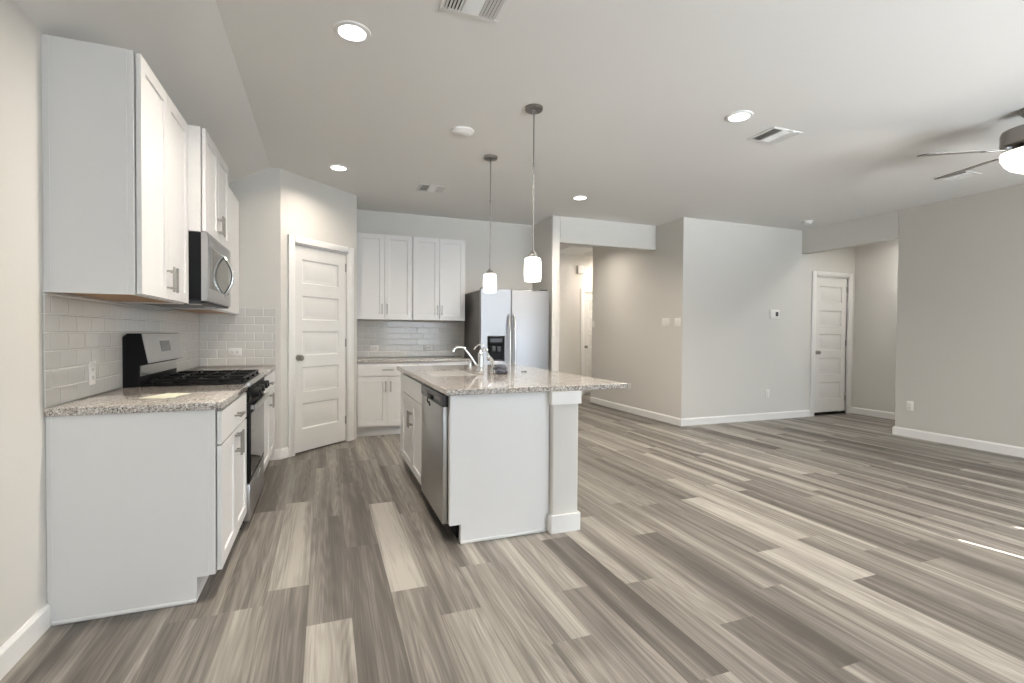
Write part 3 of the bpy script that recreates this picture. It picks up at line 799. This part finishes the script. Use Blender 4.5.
# island top with the sink cut out
SX0, SX1, SY0, SY1 = .750, 1.165, 3.610, 4.300
m = MB()
def slab_with_hole(x0, x1, y0, y1, hx0, hx1, hy0, hy1, z0, z1, rc=.05):
    b_ = bmesh.new(); n = 6
    hole = []
    for cx_, cy_, a0 in ((hx1-rc, hy1-rc, 0), (hx0+rc, hy1-rc, PI/2), (hx0+rc, hy0+rc, PI), (hx1-rc, hy0+rc, 3*PI/2)):
        for i in range(n+1):
            a_ = a0+PI/2*i/n; hole.append((cx_+rc*math.cos(a_), cy_+rc*math.sin(a_)))
    out = [(x1, y1), (x0, y1), (x0, y0), (x1, y0)]
    e_ = .004
    H = {z: [b_.verts.new((x, y, z)) for x, y in hole] for z in (z0, z1)}
    O_ = {z: [b_.verts.new((x, y, z)) for x, y in out] for z in (z0+e_, z1-e_)}
    I_ = {}
    for z in (z0, z1):
        I_[z] = [b_.verts.new((x+(e_ if x == x0 else -e_), y+(e_ if y == y0 else -e_), z)) for x, y in out]
    m_ = n+1
    for z in (z0, z1):
        h, o = H[z], I_[z]
        for q in range(4):
            for i in range(n): b_.faces.new((o[q], h[q*m_+i], h[q*m_+i+1]))
            b_.faces.new((o[q], h[q*m_+n], h[((q+1) % 4)*m_], o[(q+1) % 4]))
    for i in range(len(hole)):
        j = (i+1) % len(hole); b_.faces.new((H[z0][i], H[z0][j], H[z1][j], H[z1][i]))
    for q in range(4):
        j = (q+1) % 4
        b_.faces.new((O_[z0+e_][q], O_[z0+e_][j], O_[z1-e_][j], O_[z1-e_][q]))
        b_.faces.new((O_[z1-e_][q], O_[z1-e_][j], I_[z1][j], I_[z1][q])); b_.faces.new((I_[z0][q], I_[z0][j], O_[z0+e_][j], O_[z0+e_][q]))
    bmesh.ops.recalc_face_normals(b_, faces=b_.faces)
    return b_
m.merge(slab_with_hole(IX0, IX1, IY0, IY1, SX0, SX1, SY0, SY1, CT0, CT1, rc=.016))
tag(m.build('countertop', M['granite'], smooth=30), 'large speckled granite island countertop with sink cutout', 'countertop')
# undermount double sink
t = thing('kitchen_sink', 'stainless undermount double-bowl sink in the island', 'sink', (0, 0, 0), 0)
def bowl(y0, y1):
    b_ = bmesh.new(); x0, x1 = SX0+.003, SX1-.003; z1, z0 = CT1-.016, .700; q = .025
    top = [b_.verts.new(p) for p in ((x0, y0, z1), (x1, y0, z1), (x1, y1, z1), (x0, y1, z1))]
    bot = [b_.verts.new(p) for p in ((x0+q, y0+q, z0), (x1-q, y0+q, z0), (x1-q, y1-q, z0), (x0+q, y1-q, z0))]
    for i in range(4): b_.faces.new((top[i], bot[i], bot[(i+1) % 4], top[(i+1) % 4]))
    b_.faces.new(bot)
    bmesh.ops.bevel(b_, geom=[e for e in b_.edges if not e.is_boundary], offset=.022, segments=3, affect='EDGES')
    m = MB(); m.merge(b_); return m
ym = (SY0+SY1)/2
for y0, y1 in ((SY0+.003, ym-.010), (ym+.010, SY1-.003)):
    bo = bowl(y0, y1).build('bowl', M['sink'], t, smooth=50)
    md = bo.modifiers.new('wall', 'SOLIDIFY'); md.thickness = .0015; md.offset = 1
    MB().lathe([(0, .004), (.030, .004), (.042, .006), (.044, .0015), (0, .0015)], ((SX0+SX1)/2, (y0+y1)/2, .700), 24).build('drain', M['chrome'], bo)
MB().box(SX0+.006, SX1-.006, ym-.0085, ym+.0085, .800, CT0-.001, bev=.005).build('divider', M['sink'], t)
# main faucet
zc = CT1
t = thing('kitchen_faucet', 'tall chrome kitchen faucet with slanted spout over the sink', 'faucet', (1.245, 4.005, zc), 0)
MB().lathe([(0, .165), (.016, .163), (.023, .150), (.025, .120), (.022, .040), (.026, .020), (.034, .010), (.036, 0), (0, 0)], n=24).build('body', M['chrome'], t)
MB().tube([(-.020, 0, .045), (-.045, 0, .062), (-.100, 0, .142), (-.140, 0, .190), (-.160, 0, .203), (-.200, 0, .205), (-.222, 0, .200), (-.236, 0, .185), (-.242, 0, .166)],
          [.012, .010, .009, .009, .009, .009, .010, .012, .013], 12).build('spout', M['chrome'], t)
m = MB(); m.tube([(0, 0, .160), (.010, .0, .178), (.030, 0, .186), (.056, 0, .180)], [.014, .011, .008, .007], 10); m.sphere((.058, 0, .179), .009, 10)
m.build('lever', M['chrome'], t)
# slim second tap and side spray
TAP = [(.010, 0, .040), (.014, 0, .085), (-.012, 0, .131), (-.038, 0, .172), (-.063, 0, .208), (-.080, 0, .226), (-.095, 0, .232), (-.112, 0, .228), (-.132, 0, .214), (-.147, 0, .192)]
t = thing('filter_tap', 'slim chrome gooseneck tap beside the dark crumpled bundle', 'faucet', (1.262, 3.770, zc), 0)
MB().lathe([(0, .045), (.011, .044), (.013, .010), (.020, .006), (.021, 0), (0, 0)], (.010, 0, 0), n=20).build('base', M['chrome'], t)
MB().tube(TAP, .0055, 10).build('spout', M['chrome'], t)
t = thing('side_sprayer', 'short bent chrome spray head between the faucet and the slim tap', 'sprayer', (1.325, 3.930, zc), 0)
MB().lathe([(0, .030), (.013, .030), (.016, .012), (.024, .006), (.025, 0), (0, 0)], n=20).build('base', M['chrome'], t)
MB().tube([(0, 0, .028), (.002, 0, .075), (-.006, 0, .098), (-.022, 0, .112), (-.044, 0, .128)], [.012, .013, .015, .016, .018], 12).build('spray_head', M['chrome'], t)
t = thing('soap_dispenser', 'small chrome soap pump behind the sink, far side of the faucet', 'soap dispenser', (1.243, 4.330, zc), 0)
MB().lathe([(0, .060), (.013, .060), (.015, .052), (.015, .012), (.022, .006), (.023, 0), (0, 0)], n=20).build('base', M['chrome'], t)
MB().tube([(0, 0, .058), (0, 0, .072), (-.010, 0, .078), (-.035, 0, .074)], .006, 10).build('nozzle', M['chrome'], t)
# crumpled dark bundle
def crumple(name, loc, sx, sy, sz, seed, mat, label, cat):
    b_ = bmesh.new(); bmesh.ops.create_icosphere(b_, subdivisions=4, radius=1)
    from mathutils import noise as N
    for v in b_.verts:
        d = v.co.normalized(); q = N.noise(d*1.6+Vector((seed, 0, 0)))*.35+abs(N.noise(d*4.2+Vector((0, seed, 0))))*.28
        r = .85+q; v.co = Vector((d.x*r*sx, d.y*r*sy, max(-.0, (d.z*r*.5+.45)*sz)))
    m = MB(); m.merge(b_)
    o = m.build(name, mat, smooth=50, loc=loc); return tag(o, label, cat)
crumple('crumpled_sleeve', (1.315, 3.690, zc+.0005), .062, .058, .075, 3.1, M['cloth'], 'dark blue grey crumpled plastic bundle lying on the island top', 'packaging')
m = MB(); m.tube([(-.02, 0, .006), (-.006, .004, .007), (.008, 0, .005), (.018, -.010, .005)], .004, 8); m.sphere((-.02, 0, .006), .006, 8)
tag(m.build('hook', M['dgrey'], loc=(1.565, 3.805, zc)), 'tiny dark hook lying alone on the island countertop', 'hook')
# leaflet on the near counter
m = MB(); m.box(-.10, .10, -.060, .060, 0, .0012); m.box(-.104, .06, -.062, .030, .0016, .0028, M=Matrix.Rotation(.35, 4, 'Z'))
tag(m.build('leaflet', M['paper'], loc=(-.74, 2.90, CT1+.0004), rotz=1.2, smooth=0), 'pale folded leaflet lying on the near granite countertop', 'paper')

# ------------------------------------------------------------------ ceiling fixtures
CANS = [(.135, 2.725, 'round lit downlight in the ceiling closest to the camera, above the aisle'),
        (.125, 5.000, 'round lit downlight in front of the pantry door'),
        (2.755, 5.045, 'round lit downlight in front of the hall opening header'),
        (2.785, 2.745, 'round lit downlight beside the square living room vent')]
for i, (x, y, lb) in enumerate(CANS):
    if i == 0:
        can = thing('recessed_light', lb, 'ceiling light', (x, y, Z), 0, 'recessed downlights in the ceiling')
        MB().lathe([(.068, -.002), (.070, -.010), (.090, -.006), (.094, 0), (.068, 0), (.068, -.002)], n=40).build('trim_ring', M['trim'], can)
        MB().lathe([(0, -.005), (.067, -.004), (.067, -.0005), (0, -.0005)], n=32).build('lens', M['lens'], can)
    else: dup(can, (x, y, Z), label=lb)
    area_light('downlight_lamp', (x, y, Z-.012), (0, 0, 0), .13, .13, (17, 6, 15, 20)[i], WARM, shape='DISK', spread=2.6)

for x, y, lb in ((.135, .43, 'added fill downlight behind the camera over the breakfast end of the aisle'), (2.785, .43, 'added fill downlight behind the camera toward the living room'),
                 (2.785, -1.9, 'added fill downlight between the camera and the back windows')):
    dup(can, (x, y, Z), label=lb); area_light('downlight_lamp', (x, y, Z-.012), (0, 0, 0), .13, .13, 5.0, WARM, shape='DISK', spread=2.2)  # unseen downlights added behind the camera as fill

for x, y, pw, lb in ((5.43, .43, 20, 'added fill downlight on the near side of the ceiling fan, right of the camera'), (7.30, 4.20, 8, 'added fill downlight inside the alcove, hidden behind its header')):
    dup(can, (x, y, Z), label=lb); area_light('downlight_lamp', (x, y, Z-.012), (0, 0, 0), .13, .13, pw, (1, .95, .90), shape='DISK', spread=2.9)  # unseen downlights added to brighten the right wall and the alcove

def make_vent(label, loc, rotz=0):
    t = thing('ceiling_vent', label, 'vent', loc, rotz, 'ceiling air vents')
    m = MB(); a, b, q = .150, .127, .024
    for x0, x1, y0, y1 in ((-a, a, -b, -b+q), (-a, a, b-q, b), (-a, -a+q, -b+q, b-q), (a-q, a, -b+q, b-q)): m.box(x0, x1, y0, y1, -.008, 0, bev=.003, seg=1)
    for x in (-.042, .042): m.box(x-.003, x+.003, -b+q, b-q, -.009, -.001)
    m.build('frame', M['ventw'], t)
    MB().box(-a+q, a-q, -b+q, b-q, -.0012, -.0002).build('duct', M['duct'], t, smooth=0)
    def slat(m, x, y, lx, ly, tilt, ax):
        Mx = Matrix.Translation((x, y, -.008)) @ Matrix.Rotation(tilt, 4, ax); m.box(-lx/2, lx/2, -ly/2, ly/2, -.0006, .0006, M=Mx)
    m = MB()
    for i in range(5): slat(m, -.120+.0165*i, 0, .0155, 2*(b-q), -.62, 'Y')
    m.build('louver_bank', M['ventw'], t, smooth=0)
    m = MB()
    for i in range(12): slat(m, 0, -.093+.0168*i, .078, .0145, -.45, 'X')
    m.build('louver_bank', M['ventw'], t, smooth=0)
    m = MB()
    for i in range(5): slat(m, .054+.0165*i, 0, .0130, 2*(b-q), .45, 'Y')
    m.build('louver_bank', M['ventw'], t, smooth=0)
    return t
vent = make_vent('white ceiling vent cut by the top edge of the photo', (.664, 2.250, Z))
dup(vent, (1.093, 5.330, Z), label='small white ceiling vent near the far kitchen wall')
dup(vent, (3.315, 2.905, Z), label='white ceiling vent in the middle of the living room ceiling')
dup(vent, (5.770, 2.960, Z), label='white ceiling vent behind the fan blade')
tag(MB().lathe([(0, -.030), (.030, -.030), (.040, -.026), (.050, -.028), (.086, -.012), (.090, -.003), (.090, 0), (0, 0)], n=36).build('motion_sensor', M['plate'], loc=(1.002, 3.735, Z)), 'flat round white detector on the ceiling beside the pendants', 'detector')
t = thing('smoke_alarm', 'small white smoke alarm on the ceiling above the alcove header', 'smoke alarm', (6.215, 4.90, Z))
MB().lathe([(0, -.012), (.070, -.012), (.072, 0), (0, 0)], n=28).build('base', M['plate'], t)
MB().lathe([(0, -.045), (.045, -.045), (.056, -.036), (.058, -.0122), (0, -.0122)], n=28).build('cover', M['plate'], t)

# pendants
def pendant(label, x, y):
    t = thing('pendant_light', label, 'pendant light', (x, y, Z), 0, 'island pendants')
    MB().lathe([(0, -.030), (.010, -.030), (.014, -.024), (.056, -.022), (.062, -.016), (.063, 0), (0, 0)], n=32).build('canopy', M['dnickel'], t)
    zb = 1.782-Z
    m = MB(); m.cyl((0, 0, (-.028+zb+.03)/2), .0055, -.028-zb-.03, n=12)
    for q in (.38, .55): m.cyl((0, 0, -.028+(zb+.03+.028)*q), .0075, .030, n=12)
    m.build('stem', M['nickel'], t)
    MB().lathe([(0, .034), (.010, .034), (.014, .026), (.028, .012), (.034, 0), (.034, -.016), (0, -.016)], (0, 0, zb), 24).build('socket', M['nickel'], t)
    MB().lathe([(.030, -.006), (.048, -.010), (.056, -.019), (.0595, -.060), (.060, -.105), (.0575, -.162), (.053, -.172), (.049, -.172), (.054, -.158), (.056, -.105), (.0555, -.060), (.052, -.021), (.030, -.010), (.030, -.006)], (0, 0, zb-.006), 32).build('shade', M['shade'], t)['label'] = 'glowing white glass cylinder shade'
    return t
pendant('lit glass pendant over the island, the nearer and larger of two', 1.362, 3.170)
pendant('lit glass pendant over the island sink, the farther and smaller of two', 1.384, 4.190)

# ceiling fan
t = thing('ceiling_fan', 'ceiling fan with grey brown blades and lit bowl at the right edge', 'ceiling fan', (4.550, 1.910, Z))
MB().lathe([(0, -.060), (.022, -.060), (.040, -.054), (.066, -.020), (.070, 0), (0, 0)], n=32).build('canopy', M['dnickel'], t)
MB().cyl((0, 0, -.095), .012, .075, n=16).build('downrod', M['dnickel'], t)
MB().lathe([(0, -.118), (.050, -.120), (.115, -.128), (.150, -.142), (.157, -.160), (.157, -.246), (.144, -.258), (0, -.258)], n=40).build('motor', M['dnickel'], t)
MB().lathe([(.060, -.258), (.075, -.262), (.075, -.285), (.062, -.290), (0, -.290)], n=32).build('switch_housing', M['dnickel'], t)
def blade(k):
    a_ = math.radians(146+72*k)
    Mx = Matrix.Translation((0, 0, -.272)) @ Matrix.Rotation(a_, 4, 'Z') @ Matrix.Rotation(-math.radians(13), 4, 'X')
    b_ = bmesh.new(); out = []
    for i in range(9):
        u = i/8; out.append((.225+.415*u, .056+.012*u))
    tip = [(.640+.022*math.sin(PI*i/8), .068*math.cos(PI*i/8)) for i in range(1, 8)]
    low = [(x, -y) for x, y in reversed(out)]
    P_ = out+tip+low
    A = [b_.verts.new((x, y, -.003)) for x, y in P_]; B = [b_.verts.new((x, y, .003)) for x, y in P_]
    b_.faces.new(A); b_.faces.new(B); n = len(P_)
    for i in range(n): b_.faces.new((A[i], A[(i+1) % n], B[(i+1) % n], B[i]))
    bmesh.ops.recalc_face_normals(b_, faces=b_.faces)
    o = MB().merge(b_, Mx).build('blade', M['blade'], t, smooth=30)
    m = MB(); m.box(.120, .150, -.016, .016, .000, .016, M=Mx); m.box(.14, .275, -.030, .030, -.009, -.0035, bev=.002, seg=1, M=Mx)
    m.build('blade_bracket', M['nickel'], o)
for k in range(5): blade(k)
MB().lathe([(.150, -.293), (.156, -.302), (.152, -.330), (.134, -.370), (.100, -.405), (.058, -.428), (0, -.440)], n=40).build('glass_bowl', M['bowl'], t)['label'] = 'glowing frosted glass bowl'
MB().lathe([(.060, -.288), (.157, -.288), (.159, -.2925), (.060, -.2925), (.060, -.288)], n=40).build('bowl_rim', M['dnickel'], t)

pl = bpy.data.lights.new('fan_bulb', 'POINT'); pl.energy = 16; pl.color = WARM; pl.shadow_soft_size = .045
po = bpy.data.objects.new('fan_bulb', pl); COL.objects.link(po); po.location = (4.550, 1.910, Z-.345)

# ------------------------------------------------------------------ plates on the walls
def plate(name, label, cat, loc, rotz, w=.072, h=.116, kind='outlet', group=None):
    """local -y faces the room"""
    t = thing(name, label, cat, loc, rotz, group)
    MB().box(-w/2, w/2, -.006, 0, -h/2, h/2, bev=.0025, seg=2).build('cover_plate', M['plate'], t)
    if kind == 'outlet':
        for z in (-.020, .020) if h > w else (0,):
            for x in ((0,) if h > w else (-.020, .020)):
                m = MB().box(x-.016, x+.016, -.0078, -.0062, z-.014, z+.014, bev=.0006, seg=1); r_ = m.build('receptacle', M['plate'], t)
                MB().box(x-.008, x-.005, -.0084, -.0079, z-.005, z+.005).box(x+.005, x+.008, -.0084, -.0079, z-.005, z+.005).cyl((x, -.0082, z-.009), .003, .0006, 'y', 8).build('slots', M['slot'], r_)
    else:
        n = kind
        for i in range(n):
            x = (i-(n-1)/2)*.046; MB().box(x-.016, x+.016, -.010, -.0062, -.033, .033, bev=.0015, seg=1).build('rocker', M['plate'], t)
    return t
plate('wall_outlet', 'white wall outlet on the left tile backsplash near the range', 'outlet', (XW+.0085, 3.000, 1.028), PI/2)
plate('wall_outlet', 'white horizontal outlet on the pantry wall tile', 'outlet', (-.786, YC-.0085, 1.046), 0, .116, .072)
plate('wall_outlet', 'horizontal outlet on the far tile backsplash close to the pantry corner', 'outlet', (.600, YF-.0085, 1.034), 0, .116, .072)
plate('wall_outlet', 'horizontal outlet on the far tile backsplash close to the refrigerator', 'outlet', (1.306, YF-.0085, 1.038), 0, .116, .072)
plate('light_switch', 'wide white switch plate on the beige hall wall near the corner', 'switch', (XH-.0005, 5.700, 1.408), -PI/2, .165, .118, 3)
plate('light_switch', 'narrow white switch plate right at the hall wall corner', 'switch', (XH-.0005, 5.455, 1.402), -PI/2, .118, .118, 2)
plate('wall_outlet', 'white wall outlet low on the beige hall wall, just past the island', 'outlet', (XH-.0005, 6.560, .403), -PI/2)
plate('light_switch', 'white switch plate at the far end of the hall right wall', 'switch', (XH-.0005, 7.700, 1.410), -PI/2, .072, .116, 1)
plate('wall_outlet', 'white wall outlet low on the living room far wall below the thermostat', 'outlet', (6.043, YR-.0005, .383), 0)
plate('wall_outlet', 'white wall outlet low on the right wall beside the alcove opening', 'outlet', (XR-.0005, 3.863, .381), -PI/2)
t = thing('thermostat', 'white thermostat with small dark screen on the living room far wall', 'thermostat', (6.150, YR-.0005, 1.542))
MB().box(-.088, .088, -.024, 0, -.064, .064, bev=.006).build('housing', M['plate'], t)
MB().box(.005, .058, -.0262, -.0242, -.030, .034, bev=.0008, seg=1).build('screen', M['dgrey'], t)['label'] = 'small dark grey screen'
t = thing('door_chime', 'white square chime box high on the hall end wall', 'chime', (4.775, YE-.0005, 2.514))
MB().box(-.070, .070, -.045, 0, -.080, .080, bev=.006).build('cover', M['plate'], t)
MB().box(-.050, .050, -.0475, -.0452, -.060, .060, bev=.001, seg=1).build('grille', M['trim'], t)
# attic hatch in the hall ceiling
t = thing('attic_hatch', 'white framed attic hatch in the hall ceiling', 'hatch', (4.46, 8.22, Z))
m = MB(); a, b, q = .36, .40, .07
for x0, x1, y0, y1 in ((-a, a, -b, -b+q), (-a, a, b-q, b), (-a, -a+q, -b+q, b-q), (a-q, a, -b+q, b-q)): m.box(x0, x1, y0, y1, -.018, 0, bev=.004, seg=1)
m.build('frame', M['trim'], t); MB().box(-a+q, a-q, -b+q, b-q, -.006, -.0005).build('panel', M['trim'], t)
# the hall's own lamps
t = thing('hall_light', 'round flush ceiling light round the corner of the hall', 'ceiling light', (5.30, 8.20, Z))
MB().lathe([(0, -.03), (.12, -.03), (.15, -.012), (.155, 0), (0, 0)], n=32).build('base', M['trim'], t)
MB().lathe([(0, -.085), (.06, -.080), (.11, -.060), (.130, -.0305), (0, -.0305)], n=32).build('diffuser', M['bowl'], t)
area_light('hall_lamp', (5.30, 8.20, Z-.10), (0, 0, 0), .2, .2, 13, WARM, shape='DISK')
dup(can, (3.75, 6.95, Z), label='round lit downlight inside the hall, hidden behind the header')
area_light('downlight_lamp', (3.75, 6.95, Z-.012), (0, 0, 0), .13, .13, 7.0, WARM, shape='DISK', spread=2.6)
